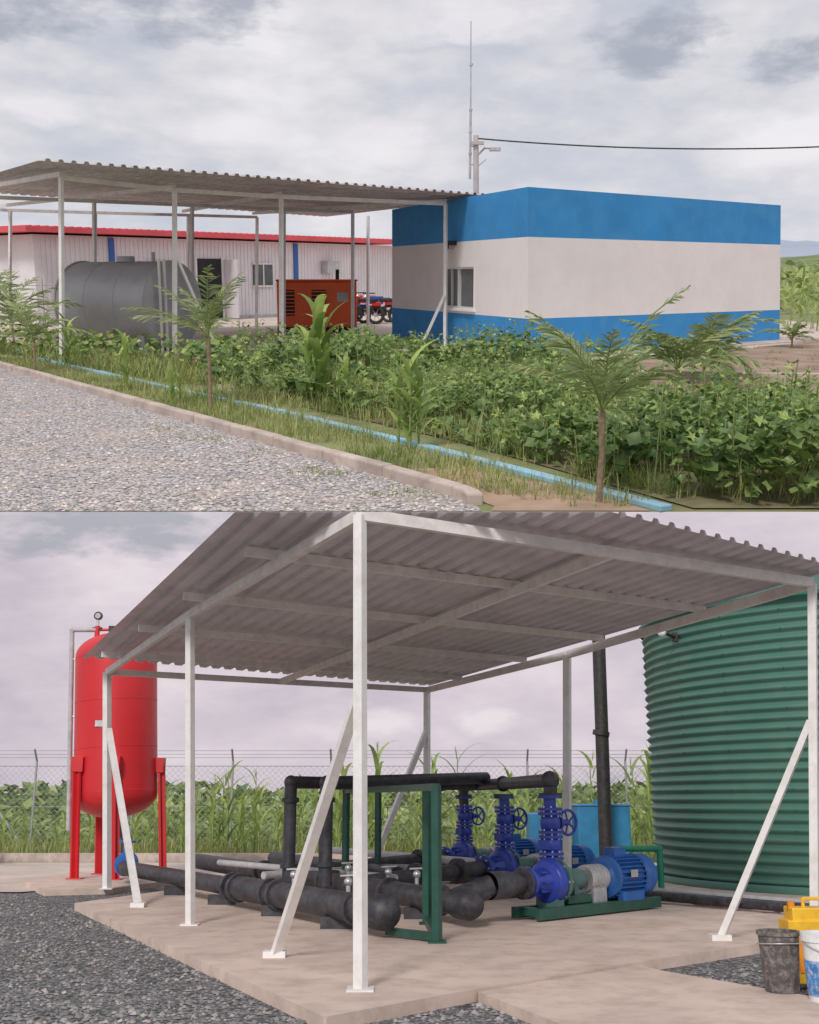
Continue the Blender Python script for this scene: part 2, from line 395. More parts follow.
# --- red pressure vessel
ves=empty('pressure_vessel',M_LOW)
vc=V(-5.95,23.4,0); ax=V(-.062,0,1).normalized()
b=B()
prof=[(.84*math.sin(i*math.pi/20),1.62-.48*math.cos(i*math.pi/20)) for i in range(11)]
prof+=[(.84,1.64+i*.28) for i in range(11)]
prof+=[(.84*math.cos(i*math.pi/20),4.46+.5*math.sin(i*math.pi/20)) for i in range(11)]
b.lathe(vc,ax,prof,m_red,48)
for z in(1.66,2.55,3.5,4.42): b.torus(vc+ax*z,ax,.838,.009,m_red,48,6)
b.box(vc+ax*3.0+V(-.1,-.842,0),(.22,.01,.12),m_silver)
b.obj('shell',M_LOW,ves)
b=B()
for a in(228,283,2,125):
    q=math.radians(a); o=V(math.cos(q),math.sin(q),0)
    top=vc+ax*2.25+o*.9; bot=vc+o*.92
    b.beam(bot,top,.20,.05,m_red,up=o); b.beam(bot+o*.05,top+o*.05,.05,.12,m_red,up=o); b.box(bot+V(0,0,.01),(.3,.3,.02),m_red)
    b.box(vc+ax*2.2+o*.88,(.24,.24,.3),m_red)
b.obj('legs',M_LOW,ves,bevel=.005)
b=B(); tp=vc+ax*4.95; g0=tp+V(-.42,0,0)
b.cyl(g0-V(0,0,.2),g0+V(0,0,.16),.055,m_red,12); b.cyl(g0+V(0,0,.16),g0+V(0,0,.3),.03,m_silver,8)
b.cyl(g0+V(0,-.03,.38),g0+V(0,.03,.38),.09,m_rubber,16); b.cyl(g0+V(0,-.035,.38),g0+V(0,-.04,.38),.06,m_greyp,16)
b.box(g0+V(0,0,.1),(.2,.08,.06),m_rubber); b.cyl(tp+V(0,0,-.05),tp+V(0,0,.16),.06,m_red,10); b.box(tp+V(-.12,0,.1),(.1,.1,.12),m_rubber)
b.cyl(g0+V(0,0,.08),tp+V(.0,0,.08),.03,m_red,8)
b.obj('gauge_and_fittings',M_LOW,ves)
b=B(); b.tube([g0+V(0,0,.08),tp+V(-.96,0,.08),vc+V(-1.02,0,.9)],.05,m_greyp,10)
for z in(1.6,3.2,4.4): b.cyl(vc+ax*z+V(-.99,0,-.0),vc+ax*z+V(-.8,0,0),.02,m_silver,6)
b.obj('vent_pipe',M_LOW,ves)
b=B(); v0=vc+V(.62,-1.7,.34)
b.cyl(vc+V(0,-.1,1.15),vc+V(.3,-.5,.75),.11,m_blackp); b.cyl(vc+V(.3,-.5,.75),v0+V(-.1,.4,0),.11,m_blackp)
b.cyl(v0+V(-.05,.35,0),v0+V(.1,-.35,-.02),.14,m_bluem,16)
for k in(-.32,-.1,.12,.34): b.cyl(v0+V(-k*.2,k,0),v0+V(-k*.2-.01,k+.05,0),.21,m_bluem,20)
b.cyl(v0,v0+V(0,0,.38),.07,m_bluem,12); b.torus(v0+V(0,0,.4),(0,0,1),.15,.02,m_bluem); b.box(v0+V(0,0,.4),(.28,.03,.02),m_bluem)
b.obj('outlet_valve',M_LOW,ves)

# --- pipework
pipe=empty('pump_pipework',M_LOW)
b=B()
def flange(p,d,r,m=m_blackp,t=.035):
    d=Vector(d).normalized();p=Vector(p); b.cyl(p-d*t,p+d*t,r,m,20)
p0=V(-5.3,21.4,.28);p1=V(-.27,13.1,.27);d1=(p1-p0).normalized()
b.cyl(p0,lerp(p0,p1,.55),.13,m_blackp,20); b.cyl(lerp(p0,p1,.55),p1,.165,m_blackp,24)
for t in(.54,.565,.68,.705,.93): flange(p0+(p1-p0)*t,d1,.2 if t<.9 else .195)
b.lathe(p1,d1,[(.195,-.25),(.195,0),(.15,.09),(0,.12)],m_blackp,24)
q0=V(-4.3,23.4,.3);q1=V(.73,14.1,.27);d2=(q1-q0).normalized()
b.cyl(q0,q1,.15,m_blackp,24)
for t in(.35,.6,.625,.8,.93): flange(q0+(q1-q0)*t,d2,.195)
b.lathe(q1,d2,[(.185,-.25),(.185,0),(.15,.09),(0,.12)],m_blackp,24)
r0=V(-2.9,24.6,.3);r1=V(-.2,19.0,.3); b.cyl(r0,r1,.14,m_blackp,20)
r0=V(-1.9,25.2,.45);r1=V(1.2,20.0,.45); b.cyl(r0,r1,.07,m_greyp,14)
b.cyl((-2.3,18.2,.35),(0.4,21.2,.35),.06,m_greyp,12)
b.cyl((-3.4,20.6,.42),(-.2,16.6,.42),.05,m_greyp,12)
for t in(.3,.5,.7,.88):
    c=p0+(p1-p0)*t; b.box((c.x,c.y,.07),(.4,.1,.14),m_blackp)
    c=q0+(q1-q0)*t; b.box((c.x,c.y,.07),(.4,.1,.14),m_blackp)
b.obj('suction_mains',M_LOW,pipe)
b=B()
hz=1.76
b.tube([(1.93,15.55,1.55),(1.93,15.55,hz),(1.55,18.75,hz),(1.05,22.0,hz),(1.05,22.0,1.3)],.095,m_blackp)
b.tube([(1.3,20.6,hz),(-1.80,17.2,hz),(-1.80,17.2,.3)],.095,m_blackp)
b.tube([(1.35,20.0,hz+.12),(-1.22,16.7,hz-.02),(-1.22,16.7,.3)],.10,m_blackp)
for p in((-1.8,17.2,1.5),(-1.8,17.2,.55),(-1.22,16.7,.6),(-1.22,16.7,1.5)): flange(p,(0,0,1),.13)
for t in(.25,.6): 
    flange(lerp((1.3,20.6,hz),(-1.80,17.2,hz),t),(-3.1,-3.4,0),.125)
for p in((1.93,15.55),(1.55,18.75),(1.05,22.0)): b.ball((p[0],p[1],hz),.13,m_blackp,16); flange((p[0],p[1],hz-.2),(0,0,1),.16)
b.obj('discharge_header',M_LOW,pipe)
b=B()
for (x,y) in((.30,12.75),(-1.0,18.0),(.22,14.6),(-.55,20)):
    b.beam((x,y,0),(x,y,1.66),.085,.085,m_dgreen); b.box((x,y,.01),(.2,.2,.02),m_dgreen)
b.beam((.30,12.75,1.64),(-1.0,18.0,1.64),.08,.08,m_dgreen); b.beam((.30,12.75,.06),(-.25,13.3,.06),.08,.08,m_dgreen)
b.beam((.30,12.75,.05),(.22,14.6,.05),.08,.08,m_dgreen)
b.obj('support_frame',M_LOW,pipe)
b=B()
for c in((-1.55,15.5,.5),(-.9,17.0,.5),(-.3,16.4,.48),(-2.0,19.5,.5),(-.75,14.2,.5),(0.1,15.6,.5)):
    c=Vector(c); b.cyl(c-V(0,0,.2),c+V(0,0,.06),.03,m_silver,8); b.ball(c+V(0,0,.03),.055,m_silver,10); b.beam(c+V(-.1,0,.1),c+V(.12,0,.11),.03,.02,m_greyp)
b.obj('small_valves',M_LOW,pipe)

# --- pumps
AX=V(.72,.69,0).normalized(); PB=V(-AX.y,AX.x,0); UP=V(0,0,1)
def pump(x,y):
    e=empty('centrifugal_pump',M_LOW); c=V(x,y,.46)
    g=lambda a,p=0,z=0:c+AX*a+PB*p+UP*z
    b=B()
    for s in(-.2,.2):
        b.box(g(.85,s,-.37),(2.7,.09,.14),m_dgreen,(AX,PB,UP))
    for a in(-.35,.1,.6,1.2,1.7,2.1): b.box(g(a,0,-.36),(.09,.5,.1),m_dgreen,(AX,PB,UP))
    b.box(g(.45,0,-.24),(.5,.3,.1),m_dgreen,(AX,PB,UP)); b.obj('base_frame',M_LOW,e,bevel=.006)
    b=B()
    b.lathe(g(0),AX,[(.0,-.13),(.17,-.12),(.22,-.1),(.25,-.09),(.25,-.085)],m_bluev,36,False)
    b.lathe(g(0),AX,[(.25,-.085),(.28,-.06),(.29,-.02),(.29,.03),(.27,.07),(.25,.09)],m_bluev,36)
    b.lathe(g(0),AX,[(.25,.09),(.29,.092),(.29,.13),(.2,.132),(.16,.17)],m_pumpg,36,False)
    b.lathe(g(0),AX,[(.15,.17),(.25,.175),(.25,.21),(.16,.22),(.12,.4),(.14,.5),(.14,.62),(.09,.63),(.04,.64),(.04,.78)],m_pumpg,28,False)
    b.lathe(g(0),AX,[(.11,-.45),(.12,-.3),(.17,-.12)],m_bluev,24)
    b.lathe(g(0),AX,[(.0,-.5),(.2,-.5),(.2,-.45),(.1,-.45)],m_bluev,24,False)
    for i in range(8):
        q=i*math.pi/4; o=PB*math.cos(q)+UP*math.sin(q); b.cyl(g(-.53)+o*.165,g(-.42)+o*.165,.015,m_silver,6)
        b.cyl(g(.07)+o*.265,g(.155)+o*.265,.018,m_silver,6)
        b.box(g(-.2)+o*.15,(.18,.05,.02),m_bluev,(AX,o,o.cross(AX)))
    b.box(g(0,0,-.2),(.14,.36,.34),m_pumpg,(AX,PB,UP)); b.box(g(.45,0,-.2),(.1,.2,.3),m_pumpg,(AX,PB,UP))
    b.obj('volute_and_bearing_housing',M_LOW,e)
    b=B(); b.cyl(g(.72),g(1.12),.17,m_silver,20)
    for a in(.78,.85,.92,.99,1.06): b.cyl(g(a-.012),g(a+.012),.182,m_greyp,20)
    b.box(g(.92,0,-.22),(.3,.26,.3),m_silver,(AX,PB,UP)); b.obj('coupling_guard',M_LOW,e)
    b=B(); b.cyl(g(1.22),g(1.86),.235,m_bluem,28); b.lathe(g(0),AX,[(0,1.12),(.12,1.13),(.2,1.18),(.28,1.2),(.28,1.26),(.23,1.28)],m_bluem,28,False)
    for i in range(26):
        q=2*math.pi*i/26; o=PB*math.cos(q)+UP*math.sin(q); t=o.cross(AX)
        b.box(g(1.54)+o*.26,(.58,.07,.012),m_bluem,(AX,o,t))
    b.lathe(g(0),AX,[(.26,1.84),(.295,1.86),(.295,2.06)],m_bluem,28); b.lathe(g(0),AX,[(.295,2.06),(.25,2.14),(.1,2.15),(0,2.15)],m_bluem,28)
    for rr in(.08,.14,.2): b.torus(g(2.152),AX,rr,.008,m_dark,20,5)
    b.box(g(1.5,.03,.32),(.26,.2,.14),m_bluem,(AX,PB,UP)); b.box(g(1.5,-.30,.05),(.16,.01,.1),m_silver,(AX,PB,UP))
    for s in(-.2,.2): b.box(g(1.54,s,-.25),(.5,.1,.12),m_bluem,(AX,PB,UP))
    b.obj('motor',M_LOW,e,bevel=.004)
    b=B(); r=V(x+.06,y+.2,0)
    Z=lambda z:r+UP*z
    b.cyl(Z(.6),Z(1.56),.085,m_bluev,16)
    b.cyl(c+UP*.2,Z(.7),.09,m_bluev,14)
    for z in(.74,.80,1.02,1.08,1.32,1.38,1.54): b.cyl(Z(z-.02),Z(z+.02),.165,m_bluev,22)
    b.lathe(Z(.92),UP,[(.09,-.12),(.14,-.06),(.15,0),(.14,.06),(.09,.12)],m_bluev,20)
    b.box(Z(.92)-AX*.13,(.08,.16,.12),m_bluev,(AX,PB,UP))
    b.lathe(Z(1.2),UP,[(.09,-.12),(.13,-.07),(.14,0),(.13,.07),(.09,.12)],m_bluev,20)
    b.cyl(Z(1.2),Z(1.2)+AX*.36,.045,m_bluev,12); b.cyl(Z(1.2)+AX*.14,Z(1.2)+AX*.18,.10,m_bluev,16)
    w=Z(1.2)+AX*.38; nn=(AX*.7+V(0,-1.1,0)).normalized(); b.torus(w,nn,.165,.02,m_bluev,24,8)
    u=nn.cross(UP).normalized()
    for k in range(5):
        q=k*1.2566; b.cyl(w,w+(u*math.cos(q)+UP*math.sin(q))*.16,.014,m_bluev,6)
    b.cyl(w-nn*.03,w+nn*.03,.03,m_bluev,10)
    for z in(.77,1.05,1.35):
        for i in range(8):
            q=i*math.pi/4; o=V(math.cos(q),math.sin(q),0)*.135; b.cyl(Z(z-.07)+o,Z(z+.07)+o,.012,m_silver,6)
    b.obj('check_and_gate_valves',M_LOW,e)
    return c
for (x,y) in((1.85,15.3),(1.5,18.55),(1.0,21.8)):
    c=pump(x,y)
b=B()
b.lathe((1.85,15.3,.46),-AX,[(.12,.5),(.12,.62),(.17,.9),(.17,1.2)],m_blackp,22); b.cyl(V(1.85,15.3,.46)-AX*.52,V(1.85,15.3,.46)-AX*.57,.2,m_blackp,22)
b.cyl(V(1.85,15.3,.46)-AX*1.15,(.55,14.35,.3),.14,m_blackp,20)
b.cyl(V(1.5,18.55,.46)-AX*.5,V(1.5,18.55,.35)-AX*2.9,.12,m_blackp,20)
b.cyl(V(1.0,21.8,.46)-AX*.5,V(1.0,21.8,.35)-AX*3.6,.12,m_blackp,20)
for s,q in(((1.5,18.55,.44),1.0),((1.5,18.55,.40),1.9),((1.0,21.8,.44),1.1)):
    b.cyl(Vector(s)-AX*q,Vector(s)-AX*(q+.09),.19,m_blackp,20)
b.obj('suction_branches',M_LOW,pipe)
b=B(); b.tube([(3.40,18.5,.1),(3.40,18.5,.74),(4.02,18.5,.74),(4.02,18.5,0)],.05,m_sgreen,10); b.tube([(3.55,18.45,.3),(3.55,18.45,.66),(3.95,18.45,.3)],.03,m_sgreen,8); b.obj('green_standpipe',M_LOW)
b=B(); b.tube([(2.6,19.0,.1),(6.0,14.6,.1)],.07,m_blackp,12); b.tube([(2.9,19.4,.1),(6.4,15.0,.1)],.07,m_greyp,12)
for i in range(14):
    p=lerp((2.75,19.2,.08),(6.2,14.8,.08),i/13); b.beam(p-V(.3,.25,0),p+V(.3,.25,0),.06,.05,m_rubber)
b.obj('ground_pipe_run',M_LOW)
b=B(); b.cyl((4.3,25.2,0),(4.35,25.2,5.4),.15,m_rubber,20); b.cyl((4.3,25.2,2.9),(4.32,25.2,3.0),.19,m_rubber,20); b.cyl((4.3,25.2,0),(4.3,25.2,.05),.28,m_rubber,20); b.obj('black_vertical_pipe',M_LOW)
b=B(); b.box((4.45,26.6,.68),(1.2,1.0,1.36),m_bluebox); b.box((3.3,27.5,.6),(.9,1.0,1.2),m_bluebox); b.box((4.45,26.6,1.38),(1.26,1.06,.06),m_bluebox); b.cyl((4.5,26.6,1.4),(4.5,26.6,1.5),.2,m_bluebox); b.obj('blue_storage_box',M_LOW,bevel=.03)

# --- green corrugated reservoir
res=empty('corrugated_water_tank',M_LOW)
tc=V(9.03,21.56,.05); b=B(); prof=[]
nb=29; Ht=4.72
for i in range(nb*6+1):
    t=i/(nb*6); prof.append((4.33+.036*math.cos(2*math.pi*t*nb),t*Ht))
b.lathe(tc,UP,prof,m_tank,144)
b.obj('wall',M_LOW,res)
b=B(); b.lathe(tc,UP,[(4.40,Ht-.02),(4.44,Ht+.02),(4.44,Ht+.08),(4.3,Ht+.12),(2.2,Ht+.9),(.3,Ht+1.5),(0,Ht+1.52)],m_tankroof,72,False)
b.lathe(tc,UP,[(4.42,0),(4.42,.12),(4.36,.12)],m_tank,96)
for k in range(24):
    q=math.pi+ k*.26-2.0; o=V(math.cos(q),math.sin(q),0)
    for z in range(1,15): b.cyl(tc+o*4.34+UP*(z*.3256),tc+o*4.385+UP*(z*.3256),.012,m_tank,5)
b.obj('roof',M_LOW,res)
b=B(); fp=tc+V(-4.15,-1.4,4.35); b.box(fp,(.1,.08,.16),m_rubber); b.cyl(fp,fp+V(-.3,-.4,.02),.03,m_rubber); b.ball(fp+V(-.33,-.42,.02),.08,m_bucketw); b.obj('float_indicator',M_LOW,res)

# --- buckets and jerrycan
b=B(); bc=V(3.06,9.72,-.08); b.lathe(bc,UP,[(0,.01),(.13,.0)],m_blackbucket,28); b.lathe(bc,UP,[(.13,0),(.145,.2),(.165,.50)],m_blackbucket,28)
b.lathe(bc,UP,[(.165,.50),(.177,.50),(.177,.53),(.16,.53)],m_blackbucket,28,False); b.lathe(bc,UP,[(.16,.53),(.14,.3),(.12,.06),(0,.05)],m_blackbucket,28)
b.torus(bc+V(0,0,.43),V(0,.1,1),.172,.006,m_silver,28,6)
b.obj('builders_bucket',M_LOW)
b=B(); bc=V(3.30,9.3,-.08); b.lathe(bc,UP,[(.155,.0),(.165,.2),(.18,.50)],m_bucketw,32); b.lathe(bc,UP,[(.18,.50),(.192,.50),(.192,.56),(.175,.56)],m_bucketw,32,False)
b.lathe(bc,UP,[(.175,.56),(.16,.3),(.14,.06),(0,.05)],m_bucketw,32)
b.lathe(bc,UP,[(.163,.10),(.1685,.16),(.176,.33),(.176,.36)],m_label,32)
b.torus(bc+V(0,0,.44),(0.3,-.2,1),.195,.005,m_silver,28,6)
b.obj('paint_bucket',M_LOW)
b=B(); jc=V(3.56,10.35,-.08)
b.box(jc+V(0,0,.30),(.50,.28,.52),m_yellow); b.box(jc+V(0.02,0,.60),(.44,.24,.12),m_yellow)
b.box(jc+V(.0,-.145,.28),(.36,.02,.30),m_orange2)
b.cyl(jc+V(-.17,0,.63),jc+V(-.17,0,.71),.035,m_orange2,12); b.beam(jc+V(-.06,0,.73),jc+V(.16,0,.73),.03,.03,m_yellow)
b.beam(jc+V(-.06,0,.64),jc+V(-.06,0,.74),.03,.03,m_yellow); b.beam(jc+V(.16,0,.64),jc+V(.16,0,.74),.03,.03,m_yellow)
b.obj('jerrycan',M_LOW,bevel=.03)

# --- fence
fen=empty('chain_link_fence',M_LOW)
FY=34.5
b=B()
for i in range(-9,10):
    x=i*3.0+.6; b.cyl((x,FY,0),(x,FY,2.65),.035,m_wire,8); b.cyl((x,FY,2.65),(x,FY-.3,3.0),.03,m_wire,6)
for k in range(55):
    x=-27+k
    for z in(.1,1.3,2.5): b.cyl((x,FY,z),(x+1,FY,z),.01,m_wire,4,caps=False)
    for j in range(3): b.cyl((x,FY-.1*j-.08,2.75+.1*j),(x+1,FY-.1*j-.08,2.75+.1*j),.008,m_wire,4,caps=False)
b.beam((-11.5,FY,0),(-13.6,FY,2.6),.06,.06,m_wire)
b.obj('posts',M_LOW,fen)
b=B(); sp=.18; Hh=2.45; w=.006
n=int(55/sp)
vs=[];fs=[]
for i in range(-13,n):
    for s in(1,-1):
        x0=-27+i*sp; x1=x0+Hh
        a=(x0,.08) if s>0 else (x1,.08); c=(x1,Hh+.08) if s>0 else (x0,Hh+.08)
        for k in range(5):
            u0=k/5;u1=(k+1)/5
            ax_=a[0]+(c[0]-a[0])*u0;az_=a[1]+(c[1]-a[1])*u0;cx_=a[0]+(c[0]-a[0])*u1;cz_=a[1]+(c[1]-a[1])*u1
            o=len(vs); vs+=[(ax_-w,FY,az_),(ax_+w,FY,az_),(cx_+w,FY,cz_),(cx_-w,FY,cz_)]; fs.append((o,o+1,o+2,o+3))
b.add(vs,fs,m_wire); b.obj('mesh',M_LOW,fen)

# --- vegetation behind the yard
b=B()
for i in range(95):
    x=U(-8.5,8.5); y=U(31,34)
    h=U(1.1,2.4)
    if R()<.25 and x>-2: h*=1.3
    maize(b,x,y,h,n=9,wd=1.2)
for i in range(45): maize(b,U(-20,-7),U(31.5,34),U(.7,1.4),n=8,wd=1.4)
b.obj('maize_row',M_LOW)
b=B()
for i in range(9000):
    y=34.8+ (R()**1.3)*26; x=U(-.5,.5)*y
    hh=.4+.9*(.5+noise.noise(V(x*.25,y*.25,0)))+ (y-34)*.015
    leaf(b,(x,y,U(.1,1)*hh),U(.12,.26)*(y/40),m_field,1.0,.6,6)
b.obj('field_crop',M_LOW)
b=B(); tufts(b,1500,[(-18,30.4),(12,30.4),(12,34),(-18,34)],.5,m_grass,0,.03); b.obj('grass',M_LOW)
b=B()
for i in range(260): 
    a=U(0,6.28); r=U(0,.6); blade(b,(-11+r*math.cos(a),29.0+r*math.sin(a),U(0,.3)),U(.2,.5),.06,a,U(.2,1.1),m_redleaf,.8,2)
b.obj('red_leaf_bush',M_LOW)
def ridge(name,M,x0,x1,y0,y1,h,m,nx=120,ny=20,seed=0,fr=.02):
    return sheet(name,M,x0,x1,y0,y1,nx,ny,m,lambda x,y:-.5+(h*(.7+.5*noise.noise(V(x*fr,y*fr,seed))+.12*noise.noise(V(x*fr*9,y*fr*9,seed))))*math.sin(math.pi*min(1,max(0,(y-y0)/(y1-y0)))))
ridge('hill',M_LOW,-70,70,46,90,2.9,m_hill,120,24,2,.04)
b=B()
for i in range(5500):
    y=48+R()*22; x=U(-.5,.5)*y
    z=-.5+2.9*.75*math.sin(math.pi*(y-46)/44)
    leaf(b,(x,y,z+U(-.3,.6+.9*noise.noise(V(x*.2,y*.2,7)))),U(.22,.5),m_field if R()<.75 else m_leaf_dark,1.0,.6,6)
b.obj('hill_shrubs',M_LOW)

# =================================================================== UPPER COMPOUND
E0=7.432
b=B(); b.add([(-250,E0,0),(250,E0,0),(700,1500,0),(-700,1500,0)],[(0,1,2,3)],m_grassground); b.obj('ground',M_TOP)
K0=V(-24.5,46.1,0); K1=V(.36,7.97,0)
RD=[(-60,E0),(.50,E0),(.46,7.75),(.36,7.97),(-24.5,46.1),(-60,46)]
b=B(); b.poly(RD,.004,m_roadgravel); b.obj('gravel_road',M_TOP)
stones('loose_gravel',M_TOP,7500,[(-6.5,E0+.03),(.44,E0+.03),(.3,7.9),(-7,18.6),(-7.5,18)],.006,(.008,.024),m_stone)
b=B(); kd=(K1-K0).normalized(); kn=V(-kd.y,kd.x,0)
L=(K1-K0).length; ns=46
for i in range(ns):
    a=K0+kd*(L*i/ns+.006)+kn*U(-.006,.006); c=K0+kd*(L*(i+1)/ns-.006)+kn*U(-.006,.006)
    b.beam(a+V(0,0,.04),c+V(0,0,.04+U(-.006,.006)),.12,.11,m_conc2)
pr=K1
for p in(V(.44,7.82,0),V(.47,7.66,0)): b.beam(pr+V(0,0,.035),p+V(0,0,.03),.12,.11,m_conc2); pr=p
b.obj('kerb',M_TOP,bevel=.018)
b=B(); b.poly([(.42,7.95),(.6,7.6),(.56,E0+.01),(1.68,E0+.01),(1.15,8.4),(.35,9.2),(-.1,9.1)],.006,m_soil); b.obj('bare_soil',M_TOP)
b=B(); bp=[(-12.0,29.5),(-6.76,20.8),(-3.6,16.0),(-1.40,12.8),(.2,10.15),(1.72,7.56),(1.78,7.45)]
for p,q in zip(bp[:-1],bp[1:]): b.beam((p[0],p[1],.018),(q[0],q[1],.0185),.11,.05,m_bluepipe)
b.obj('blue_painted_kerb',M_TOP,bevel=.01)
b=B(); b.poly([(-24,24.5),(-6.8,21.8),(-3.5,20.6),(3.5,21.2),(10,27),(14,34),(12,60),(-30,60)],.004,m_yardlight); b.obj('compound_yard',M_TOP)
b=B(); b.poly([(3.0,13.4),(14,11.5),(20,22),(20,30),(10,27.4),(5.2,22.2),(4.0,20.8)],.008,m_brownsoil); b.obj('tilled_bed',M_TOP)
b=B(); b.beam((3.6,17.6,.05),(14,15.6,.05),.2,.12,m_conc2); b.beam((9.6,27.3,.03),(20,27.5,.03),.7,.1,m_conc2); b.poly([(-2.6,15.0),(-1.0,15.3),(-.8,16.3),(-2.8,16.0)],.05,m_conc2,.05); b.obj('path_edging',M_TOP)

# --- shelter canopy over tank and generator
can=empty('generator_shelter_canopy',M_TOP)
b=B()
nr=[((-6.42,20.45),(-6.22,20.45,3.30)),((-4.64,21.9),(-4.5,21.9,3.19)),((-2.69,23.3),(-2.62,23.3,3.16)),((.81,25.2),(.80,25.2,3.14))]
for f,t in nr: b.beam((f[0],f[1],0),t,.07,.07,m_white_steel)
r2=[(-9.6,24.6),(-7.4,26.1),(-5.4,27.6),(-3.3,29.2),(-1.55,30.3)]
r3=[(-13.2,29.2),(-11,30.6),(-9.0,31.8),(-6.6,33.1),(-4.7,34.2),(-1.25,33.5)]
for x,y in r2: b.beam((x,y,0),(x*.975,y,3.25),.07,.07,m_white_steel)
for x,y in r3: b.beam((x,y,0),(x*.975,y,3.3),.07,.07,m_white_steel)
b.beam((.25,24.9,0),(.78,25.15,1.15),.06,.045,m_white_steel)
b.beam((-3.95,22.4,.3),(-4.55,21.95,2.0),.055,.04,m_white_steel)
b.beam((-7.1,26.3,.1),(-7.3,26.1,1.9),.05,.04,m_white_steel)
for i in range(3): b.beam(Vector(nr[i][1])+V(0,0,.0),Vector(nr[i+1][1]),.06,.08,m_cream_beam)
for i in range(4): b.beam((r2[i][0]*.975,r2[i][1],3.25),(r2[i+1][0]*.975,r2[i+1][1],3.25),.06,.08,m_cream_beam)
for i in range(4): b.beam((r3[i][0]*.975,r3[i][1],3.3),(r3[i+1][0]*.975,r3[i+1][1],3.3),.06,.08,m_cream_beam)
for (a,c) in((nr[0][1],(r3[0][0],r3[0][1],3.35)),(nr[1][1],(r3[1][0],r3[1][1],3.35)),(nr[2][1],(r3[3][0],r3[3][1],3.35)),(nr[3][1],(r3[4][0],r3[4][1],3.35))):
    b.beam(Vector(a)+V(0,0,.06),Vector(c)+V(0,0,.06),.06,.08,m_cream_beam)
b.obj('steel_frame',M_TOP,can)
corr('roof_sheets',(-11.9,29.0,3.72),(-2.67,36.0,3.40),(2.0,25.2,3.29),(-6.2,19.2,3.47),.25,.045,m_sheet2,M_TOP,can,nv=4)

# --- grey fuel tank
ft=empty('fuel_tank',M_TOP)
ca=V(-.87,.5,0).normalized(); c0=V(-5.05,23.9,.98)
b=B()
b.lathe(c0,ca,[(0,-.09),(.3,-.085),(.6,-.065),(.8,-.035),(.9,.0)],m_greytank,56)
b.lathe(c0,ca,[(.9,0),(.93,.001),(.93,.05),(.905,.051)],m_greytank,56,False)
b.lathe(c0,ca,[(.905,.05+i*.25) for i in range(11)],m_greytank,56)
b.lathe(c0,ca,[(.905,2.55),(.93,2.551),(.93,2.6),(.9,2.601)],m_greytank,56,False)
b.lathe(c0,ca,[(.9,2.6),(.7,2.68),(.4,2.7),(0,2.71)],m_greytank,56)
for a in(.87,1.73): b.torus(c0+ca*a,ca,.904,.009,m_greytank,56,6)
b.cyl(c0+ca*1.3+UP*.9,c0+ca*1.3+UP*1.02,.2,m_greytank,20); b.cyl(c0+ca*.5+UP*.9,c0+ca*.5+UP*1.1,.04,m_greytank,10); b.obj('shell',M_TOP,ft)
b=B(); pp=V(-ca.y,ca.x,0)
for a in(.35,2.25): b.box(c0+ca*a+V(0,0,-.74),(.18,1.3,.48),m_greytank,(ca,pp,UP))
b.obj('saddles',M_TOP,ft)
b=B()
for s in(.10,.26): b.beam(c0-ca*.16-pp*(-.3-s)*1+V(0,0,-.98),c0-ca*.16-pp*(-.3-s)+V(0,0,.95),.04,.04,m_white_steel)
b.box(c0-ca*.12+V(0,0,.1),(.05,.25,.3),m_greytank,(ca,pp,UP)); b.obj('sight_gauge',M_TOP,ft)

# --- generator
gn=empty('diesel_generator',M_TOP); gx=V(1,.12,0).normalized(); gy=V(-.12,1,0).normalized(); gc=V(-2.62,31.5,0)
b=B(); b.box(gc+V(0,0,.80),(2.2,1.1,1.24),m_orange,(gx,gy,UP)); b.box(gc+V(0,0,1.45),(2.26,1.16,.06),m_orange,(gx,gy,UP)); b.obj('canopy_body',M_TOP,gn,bevel=.03)
b=B(); b.box(gc+V(0,0,.09),(2.2,1.1,.18),m_dark,(gx,gy,UP))
b.box(gc-gx*.8-gy*.555+V(0,0,.85),(.36,.02,.7),m_dark,(gx,gy,UP)); b.box(gc+gx*.05-gy*.555+V(0,0,.95),(.4,.02,.5),m_dark,(gx,gy,UP))
for i in range(7): b.box(gc-gx*.8-gy*.57+V(0,0,.55+i*.1),(.36,.02,.03),m_orange,(gx,gy,UP))
for i in range(5): b.box(gc+gx*.05-gy*.57+V(0,0,.75+i*.1),(.4,.02,.03),m_orange,(gx,gy,UP))
b.box(gc+gx*.7-gy*.555+V(0,0,1.0),(.3,.02,.25),m_greyp,(gx,gy,UP)); b.cyl(gc+gx*.6+V(0,0,1.4),gc+gx*.6+V(0,0,1.75),.05,m_dark)
b.obj('grilles_and_skid',M_TOP,gn)

# --- office cabins with red roof
of=empty('site_office_building',M_TOP)
o0=V(-11.6,35.4,0); od=V(.62,.78,0).normalized(); on=V(-od.y,od.x,0)
OX=(od,on,UP)
def oc(s,d,z): return o0+od*s+on*d+UP*z
b=B(); b.box(oc(8.6,2.0,1.45),(17.6,4,2.78),m_office,OX)
for i in range(98): b.box(oc(.1+i*.18,-.01,1.45),(.07,.025,2.66),m_office,OX)
b.box(oc(8.6,0,.06),(17.6,.1,.12),m_greyp,OX)
b.obj('walls',M_TOP,of)
b=B(); b.box(oc(8.6,1.9,2.98),(18.8,5.0,.15),m_redroof,OX)
for i in range(62): b.box(oc(-.6+i*.3,1.9,3.07),(.08,4.9,.05),m_redroof,OX)
b.obj('roof',M_TOP,of)
b=B()
for s in(2.7,11.4): b.box(oc(s,-.04,1.45),(.22,.06,2.7),m_trimblue,OX)
b.box(oc(6.9,-.05,1.1),(1.2,.05,2.15),m_dark,OX); b.box(oc(7.7,-.35,1.1),(.06,.7,2.1),m_office,OX)
